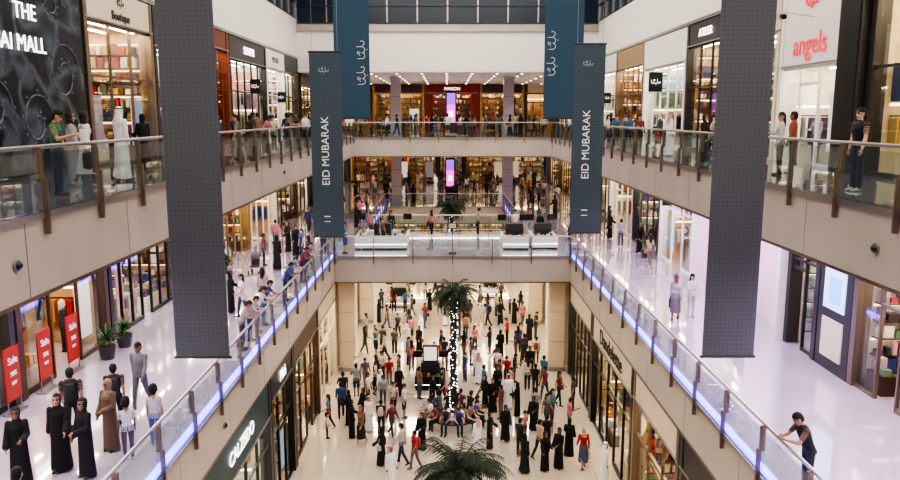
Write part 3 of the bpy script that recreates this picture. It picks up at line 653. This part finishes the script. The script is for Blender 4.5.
    h.zl([(0, .045, 1.508, .02, .02), (0, .035, 1.52, .04, .045), (0, .02, 1.545, .056, .07), (0, .01, 1.58, .066, .083), (0, .006, 1.62, .071, .088), (0, .004, 1.66, .073, .088), (0, .0, 1.69, .062, .078), (0, -.004, 1.71, .04, .055)], 0, Hm, 18)
    h.zl([(0, .092, 1.592, .016, .016), (0, .1, 1.602, .015, .018), (0, .09, 1.632, .008, .01)], 0, Hm, 8)
    for s in (-1, 1):
        h.ball((s * .03, .084, 1.64), .013, .011, .008, 5, Hm, 8); h.ball((s * .03, .09, 1.658), .016, .007, .004, 1, Hm, 8)
        if hair in ('short', 'long'): h.ball((s * .084, .008, 1.615), .012, .02, .032, 0, Hm, 8)
    h.ball((0, .09, 1.566), .022, .009, .007, 7, Hm, 8)
    if hair in ('short', 'long'):
        h.zl([(0, -.052, 1.54, .05, .045), (0, -.048, 1.57, .066, .062), (0, -.04, 1.6, .08, .078), (0, -.03, 1.635, .087, .09), (0, -.018, 1.67, .089, .1), (0, -.01, 1.7, .084, .1), (0, -.008, 1.73, .07, .085), (0, -.01, 1.755, .045, .055), (0, -.01, 1.765, .02, .03)], 1, Hm, 22)
    if hair == 'long':
        h.zl([(0, -.09, 1.3, .05, .025), (0, -.09, 1.4, .085, .035), (0, -.075, 1.5, .095, .05), (0, -.055, 1.6, .092, .07), (0, -.045, 1.68, .088, .078)], 1, Hm, 16)
    if hair == 'scarf':
        h.zl([(0, -.01, 1.36, .14, .1), (0, -.005, 1.44, .1, .085), (0, -.004, 1.5, .075, .08), (0, -.018, 1.56, .084, .084), (0, -.024, 1.62, .092, .09), (0, -.02, 1.68, .093, .096), (0, -.012, 1.73, .075, .086), (0, -.012, 1.765, .03, .04)], 8, Hm, 18)
    if hair == 'ghutra':
        h.zl([(0, -.1, 1.25, .1, .025), (0, -.09, 1.36, .15, .05), (0, -.06, 1.45, .15, .075), (0, -.04, 1.54, .115, .075), (0, -.025, 1.62, .097, .087), (0, -.014, 1.69, .094, .102), (0, -.01, 1.73, .075, .085), (0, -.01, 1.765, .03, .04)], 8, Hm, 18)
        h.zl([(0, -.014, 1.695, .1, .11), (0, -.014, 1.72, .096, .104)], 5, Hm, 18)
    mz = min(v.z for v in h.v)
    me = bpy.data.meshes.new(name + '_src'); me.from_pydata([tuple(v) for v in h.v], [], h.f); me.update()
    o = bpy.data.objects.new('src', me); COL.objects.link(o)
    md = o.modifiers.new('r', 'REMESH'); md.mode = 'VOXEL'; md.voxel_size = vox; md.use_smooth_shade = True
    bpy.context.view_layer.update()
    res = bpy.data.meshes.new_from_object(o.evaluated_get(bpy.context.evaluated_depsgraph_get()))
    bpy.data.objects.remove(o); res.name = name
    kd = kdtree.KDTree(len(h.v))
    for i, v in enumerate(h.v): kd.insert(v, i)
    kd.balance()
    res.materials.clear()
    for i in range(9): res.materials.append(WHITE)
    mi = [h.t[kd.find(p.center)[1]] for p in res.polygons]
    res.polygons.foreach_set('material_index', mi); res.polygons.foreach_set('use_smooth', [True] * len(mi))
    res.transform(Matrix.Translation((0, 0, -mz))); res.update()
    return res
HM = {}
A = ((.1, .12, .2), (-.05, .12, .25)); WK = ((.3, .1, .3), (-.25, .1, .2))
HM['man_standing'] = human('man_standing', arms=A)
HM['man_walking'] = human('man_walking', top='long', stride=15, arms=WK)
HM['man_with_phone'] = human('man_with_phone', arms=((.1, .12, .2), (.35, .1, 1.5, .25)), tilt=22, bag='phone')
HM['man_with_backpack'] = human('man_with_backpack', stride=13, arms=WK, bag='backpack')
HM['man_in_shorts'] = human('man_in_shorts', bottom='shorts', arms=((.3, .3, 1.3, .4), (0, .1, .2)))
HM['man_leaning'] = human('man_leaning', arms=((.6, .2, 1.05, .75), (.6, .2, 1.05, .75)), lean=20, tilt=25)
HM['man_sitting'] = human('man_sitting', arms=((.6, .1, .8, .2), (.6, .1, .8, .2)), sit=True, lean=12, tilt=8)
HM['woman_walking'] = human('woman_walking', True, 'short', stride=13, arms=((.1, .12, .9, .1), (-.3, .1, .2)), hair='long', bag='handbag')
HM['woman_standing'] = human('woman_standing', True, 'long', arms=((.1, .15, .3), (.3, .12, 1.4, .3)), hair='long', turn=20)
HM['woman_in_skirt'] = human('woman_in_skirt', True, 'long', 'skirt', stride=12, arms=WK, hair='scarf', bag='shopping')
HM['woman_in_abaya'] = human('woman_in_abaya', True, 'wide', 'robe', arms=((.25, .12, 1.1, .35), (.1, .15, .3)), hair='scarf')
HM['woman_in_abaya_walking'] = human('woman_in_abaya_walking', True, 'wide', 'robe', stride=12, arms=((.3, .12, .5), (-.2, .12, .3)), hair='scarf', bag='handbag')
HM['man_in_kandura'] = human('man_in_kandura', False, 'long', 'robe', stride=8, arms=A, hair='ghutra')
HM['child_standing'] = human('child_standing', True, 'short', arms=A, hair='short', child=True, vox=.012)
_cm = {}
def cm(c, rough=.8):
    k = tuple(round(x, 3) for x in c)
    if k not in _cm: _cm[k] = M('cloth_%02d' % len(_cm), k, rough)
    return _cm[k]
SK = [(.45, .27, .19), (.35, .2, .13), (.52, .35, .26), (.22, .12, .08)]
TOPS = [(.015, .015, .018), (.33, .02, .02), (.68, .68, .69), (.025, .05, .16), (.15, .03, .04), (.08, .08, .095), (.38, .31, .24), (.04, .14, .24), (.012, .012, .015), (.48, .45, .4), (.2, .12, .07), (.02, .02, .022), (.45, .16, .18), (.1, .1, .11), (.03, .03, .05), (.62, .6, .58), (.25, .27, .3)]
BOTS = [(.012, .015, .025), (.02, .032, .07), (.01, .01, .01), (.14, .11, .08), (.04, .04, .045), (.05, .07, .14), (.01, .01, .012)]
occ = []
def free(x, y, z, d=.55):
    return all(abs(z - c) > 1 or (x - a) ** 2 + (y - b_) ** 2 > d * d for a, b_, c in occ)
def person(kind, x, y, z, head, top=None, bot=None, sc=None, skin=None, scarf=None, hairc=(.012, .01, .008), bagc=None, nm=None):
    occ.append((x, y, z))
    me = HM[kind]; o = bpy.data.objects.new(nm or kind, me); COL.objects.link(o)
    o.location = (x, y, z + .003); o.rotation_euler = (0, 0, math.radians(head)); s = sc or R.uniform(.93, 1.02)
    if 'child' in kind and not sc: s = R.uniform(.58, .72)
    o.scale = (s,) * 3
    if 'abaya' in kind: top = top or (.006, .006, .007); scarf = scarf or top
    if 'kandura' in kind: top = top or (.75, .75, .77); scarf = scarf or R.choice([(.75, .75, .75), (.75, .75, .75), (.5, .25, .25)])
    top = top or R.choice(TOPS); bot = bot or R.choice(BOTS); skin = skin or R.choice(SK); scarf = scarf or R.choice([(.02, .02, .02), (.4, .32, .28), (.2, .07, .1), (.6, .55, .5)])
    if 'abaya' in kind or 'kandura' in kind: bot = top
    cols = [skin, hairc, top, bot, R.choice([(.02, .02, .02), (.4, .4, .4), (.08, .05, .03)]), (.01, .01, .01), bagc or R.choice([(.02, .02, .02), (.25, .13, .07), (.35, .06, .06), (.5, .45, .4)]), (.35, .1, .09), scarf]
    for i, c in enumerate(cols):
        o.material_slots[i].link = 'OBJECT'; o.material_slots[i].material = cm(c)
    return o
P = person
for face, p, a0, a1, z0, kind, so, di, n, pil, st in STORES:
    if kind != 'clothes' or face == 'B': continue
    for i in range(n):
        if i == di or i % 2: continue
        a = a0 + pil + (i + .5) * st; d = 1.0
        x, y, hd = (p - d, a, -90) if face == 'L' else (p + d, a, 90)
        m = P(R.choice(['woman_standing', 'man_standing']), x, y, z0, hd + R.uniform(-25, 25), skin=(.5, .48, .46), hairc=(.5, .48, .46), nm='mannequin'); m.parent = so
G4 = (.02, .02, .022)
for k in ((-3.8, 44.5, ZM, ), (3.9, 44.2, ZM), (5.6, 44.4, ZM), (-.8, 39.2, 0), (-3.6, 57, 0), (3.5, 60, 0), (.35, 66, ZU), (.3, 72, ZM)):
    for dx in (-1, -.4, .4, 1):
        for dy in (-1, -.4, .4, 1): occ.append((k[0] + dx * 1.1, k[1] + dy, k[2]))
for cx, cy in ((.25, 16.4), (.3, 34), (.35, 57)):
    for q in range(28): occ.append((cx + 1.0 * math.cos(q * .225), cy + 1.0 * math.sin(q * .225), 0))
for x in (-5.65, 6.2): occ += [(x + dx, yy + dy, 0) for dx in (-.3, .3) for dy in (-.3, .3) for yy in (41.9, 52)]
for x in (-4.4, 5.3): occ += [(x + dx, 66.5 + dy, zz) for dx in (-.3, .3) for dy in (-.3, .3) for zz in (ZM, ZU)]
P('man_with_phone', -8.1, 15.9, ZU, -80, (.04, .13, .07), (.02, .03, .06), 1.0)
P('woman_in_skirt', -8.25, 17.5, ZU, -40, (.7, .7, .71), (.5, .5, .52), .98, scarf=(.02, .02, .02))
P('woman_in_abaya', -8.95, 18.3, ZU, -60, (.3, .3, .32), sc=.98, scarf=(.02, .02, .02))
P('man_in_kandura', -8.2, 19.3, ZU, -30, sc=1.04, scarf=(.75, .75, .77))
for x, y, k in [(-7.9, 26.3, 'woman_standing'), (-7.8, 28.6, 'man_standing'), (-8.3, 30.0, 'woman_walking'), (-7.8, 30.9, 'man_standing'), (-7.8, 32, 'man_leaning'), (-8.6, 33.6, 'woman_in_abaya'), (-7.8, 34.6, 'man_with_phone'), (-7.7, 36.4, 'man_leaning'), (-7.9, 38, 'man_walking'), (-8, 41, 'woman_walking'), (-7.8, 42.4, 'man_standing'), (-7.7, 44, 'man_standing'), (-8.4, 47, 'woman_in_abaya'), (-7.8, 50, 'man_standing'), (-8, 54, 'woman_walking'), (-9.5, 27.5, 'man_walking'), (-9.8, 33, 'woman_in_abaya_walking'), (-9.6, 39, 'man_walking'), (-9.4, 45, 'woman_in_skirt'), (-9.3, 23.5, 'woman_in_abaya')]:
    P(k, x if k != 'man_leaning' else -7.64, y, ZU, -90 if k == 'man_leaning' else R.uniform(0, 360))
P('man_standing', 8.95, 16.6, ZU, 100, (.012, .012, .02), (.03, .03, .05), 1.02)
P('woman_standing', 9.2, 21.1, ZU, 80, (.45, .45, .47), sc=.98); P('man_standing', 9.9, 21.9, ZU, 60, (.3, .07, .06), sc=.99)
for x, y, k in [(8.8, 26.2, 'woman_in_abaya'), (9.0, 31, 'man_in_kandura'), (9.3, 32.6, 'man_in_kandura'), (8.6, 34.3, 'woman_standing'), (8.6, 39, 'man_standing'), (8.7, 41.5, 'woman_walking'), (8.7, 43.5, 'man_walking'), (8.6, 46, 'man_leaning'), (9, 50.3, 'woman_in_abaya'), (8.6, 54, 'man_walking'), (10, 36, 'woman_in_skirt'), (8.7, 48, 'man_with_phone'), (9.8, 28.3, 'woman_walking'), (9.4, 40.2, 'man_standing'), (9.6, 45, 'woman_in_abaya_walking'), (8.7, 36.8, 'man_walking')]:
    P(k, x if k != 'man_leaning' else 8.54, y, ZU, 90 if k == 'man_leaning' else R.uniform(0, 360))
kinds = ['man_standing', 'man_walking', 'man_with_phone', 'man_with_backpack', 'man_in_shorts', 'woman_walking', 'woman_standing', 'woman_in_skirt', 'woman_in_abaya', 'woman_in_abaya_walking', 'man_in_kandura', 'child_standing', 'man_standing', 'woman_walking', 'woman_in_abaya', 'man_walking']
for i in range(30):
    for t in range(6):
        x, y = -6.8 + i * .49, R.choice([59.2, 60.5, 62, 69, 72])
        if free(x, y, ZU): P(R.choice(kinds), x, y, ZU, R.uniform(0, 360)); break
P('woman_in_abaya', -8.95, 15.0, ZM, 200); P('woman_in_abaya_walking', -8.4, 15.6, ZM, 190, sc=.98); P('woman_in_abaya', -7.7, 15.3, ZM, 150, sc=1.0)
P('woman_in_abaya', -7.75, 16.6, ZM, 160, (.12, .075, .05), scarf=(.25, .18, .13), sc=.97); P('man_with_backpack', -8.85, 17.1, ZM, 20, G4, (.02, .02, .03), 1.02, bagc=(.02, .02, .02))
P('man_with_backpack', -8.1, 17.7, ZM, 15, G4, sc=.96, bagc=(.03, .03, .03))
P('child_standing', -7.15, 16.1, ZM, 30, (.6, .6, .6), (.1, .1, .1), .8); P('child_standing', -6.8, 16.8, ZM, 10, (.5, .48, .5), (.1, .14, .25), .82)
P('man_walking', -8.05, 19.1, ZM, 170, (.15, .155, .17), (.1, .1, .115), 1.03); P('man_standing', -7.3, 12.1, ZM, 0, G4)
for a in [(-8.45, 29, 'woman_in_abaya'), (-7.8, 28.2, 'woman_walking'), (-7.3, 29.4, 'woman_standing'), (-8.5, 37.4, 'woman_in_abaya_walking'), (-9.0, 42.5, 'woman_in_abaya'), (-7.8, 40.2, 'man_standing'), (-8.35, 41.4, 'woman_in_abaya'), (-9.9, 43.4, 'man_walking'), (-7, 37.8, 'woman_walking'), (-6.9, 41.8, 'man_with_phone'), (-9.9, 34, 'child_standing'), (-9, 49, 'man_walking'), (-8, 52, 'woman_walking'), (-7, 47, 'man_standing'), (-9.4, 38.4, 'man_standing')]:
    P(a[2], a[0], a[1], ZM, R.uniform(0, 360))
for y in (24.2, 25.2, 26.2, 27.2, 31.0, 32.0, 34.5, 35.5): P('man_leaning', ML - .54, y, ZM, -90, R.choice(TOPS))
P('woman_in_skirt', 8.6, 27.8, ZM, 160, (.4, .38, .4), (.15, .13, .15)); P('woman_standing', 9.35, 28.3, ZM, 190, (.6, .55, .58), (.5, .45, .5))
P('woman_in_abaya', 10.7, 26.6, ZM, 90); P('man_leaning', MR + .54, 14.5, ZM, 90, (.02, .02, .025), (.03, .03, .04), 1.02, hairc=(.01, .01, .01))
for a in [(10.8, 42, 'woman_in_abaya'), (10.2, 44, 'man_standing'), (10.8, 50, 'woman_walking'), (9, 53, 'man_walking'), (8, 56, 'woman_in_abaya'), (7.6, 46.5, 'man_standing'), (10.3, 38, 'woman_walking'), (10.2, 47, 'woman_in_abaya')]:
    P(a[2], a[0], a[1], ZM, R.uniform(0, 360))
for a in [(-5.7, 42.0, 'man_in_shorts'), (-3.5, 47.0, 'woman_standing'), (-4.8, 47.4, 'man_standing'), (5.8, 46.9, 'woman_in_abaya'), (4.3, 47.3, 'man_standing'), (-1, 48, 'woman_walking'), (2, 48.5, 'man_with_phone'), (-3.8, 43.85, 'man_standing')]:
    P(a[2], a[0], a[1], ZM, R.uniform(0, 360))
def scatter(n, fx, fy, z, d=.6):
    k = 0; t = 0
    while k < n and t < n * 20:
        t += 1; x, y = fx(), fy()
        if free(x, y, z, d): P(R.choice(kinds), x, y, z, R.uniform(0, 360)); k += 1
scatter(46, lambda: R.uniform(-9.5, 10), lambda: R.uniform(65.5, 85), ZM)
scatter(12, lambda: R.choice([R.uniform(-9.5, -6), R.uniform(5.8, 10)]), lambda: R.uniform(52, 63), ZM)
rows = [(55.3, [-3.9, -3.1, -1.3, 2.5, 3.7, 4.6, 5.6, -4.9]), (51.2, [-4.8, -4.1, -2.6, -1.5, 1.6, 2.8, 3.7, 4.7, 5.2]), (47.6, [-5.3, -4.6, -3.2, -2.3, -1.7, 1.2, 2.0, 3.8, 5.3, 5.8]),
        (43.9, [-5.0, -4.3, -3.7, -3.2, -2.3, -1.7, 1.7, 2.6, 3.2, 4.1, 5.2]), (40.0, [-4.9, -3.6, -2.6, 1.6, 2.8, 3.2, 4.6, 5.2]), (37.1, [-5.2, -4.7, -3.7, -3.2, -2.5, 1.9, 2.6, 3.3, 5.6]),
        (33.9, [-5.5, -5.1, -3.6, -3, -2.6, 3.4, 4.2, 4.6, 5, 5.6]), (31.7, [-5.4, -4.3, -3.8, -2.5, 2.6, 3.1, 3.5, 4.3, 5.2]), (30.4, [-1.9, -1.1, 1.3, 4, 4.6]), (28.7, [5.6, 6.2, -2.2]),
        (66, [-4, -2.5, -1, 1, 3, 4.5])]
for k in range(12):
    a = k * .5236 + .2; P('man_sitting', .3 + 1.0 * math.cos(a), 34 + 1.0 * math.sin(a), 0, math.degrees(a) - 90)
for k in range(24):
    a = k * .262; occ.append((.3 + 1.7 * math.cos(a), 34 + 1.7 * math.sin(a), 0))
for Y, xs in rows:
    for x in xs:
        for t in range(8):
            y = Y + R.uniform(-1.2, 1.2)
            if free(x, y, 0, .55): P(R.choice(kinds), x, y, 0, R.uniform(0, 360)); break
scatter(26, lambda: R.gauss(.3, 2.2), lambda: R.gauss(34.8, 2.4), 0, .55)
scatter(26, lambda: R.uniform(-5, 5), lambda: R.uniform(36, 48), 0, .55)
scatter(16, lambda: R.uniform(-5, 5.5), lambda: R.uniform(50, 62), 0, .55)
# ------------------------------------------------------------------ lights
def area(name, x, y, z, sx, sy, p, col=(1, .96, .9)):
    l = bpy.data.lights.new(name, 'AREA'); l.shape = 'RECTANGLE'; l.size = sx; l.size_y = sy; l.energy = p; l.color = col
    o = bpy.data.objects.new(name, l); o.location = (x, y, z); COL.objects.link(o); return o
area('ceiling_light', .4, 14, 25.3, 18, 32, 3500, (1, .92, .81)); area('ceiling_light', .4, 45, 25.3, 18, 26, 3400, (1, .92, .81))
area('corridor_light', -9.2, 22, ZU - TS - .03, .5, 44, 1200, (.97, .88, 1)); area('corridor_light', 9.6, 22, ZU - TS - .03, .5, 44, 1500, (.88, .74, 1))
area('corridor_light', 0, 75, ZU - TS - .03, 18, 1, 500, (1, .82, .6)); area('corridor_light', 0, 72, 17.5, 18, .5, 650, (1, .82, .6))
area('bridge_light', .3, 46, ZM - TS - .03, 11, 3, 800, (1, .86, .62)); area('bridge_light', .3, 60, ZM - TS - .03, 9, 8, 750, (1, .86, .64))
w = bpy.data.worlds.new('night_sky'); scene.world = w; w.use_nodes = True
w.node_tree.nodes['Background'].inputs[0].default_value = (.03, .05, .09, 1); w.node_tree.nodes['Background'].inputs[1].default_value = 1
scene.view_settings.view_transform = 'AgX'
try: scene.view_settings.look = 'AgX - High Contrast'
except Exception: pass
scene.view_settings.exposure = .42
cd = bpy.data.cameras.new('camera'); cam = bpy.data.objects.new('camera', cd); COL.objects.link(cam)
cd.sensor_width = 36; cd.lens = 36 * 760 / 900; cd.clip_end = 300
cam.location = (0, 0, 14.4); cam.rotation_euler = (math.radians(90 - 9.34), 0, math.radians(-.226)); scene.camera = cam
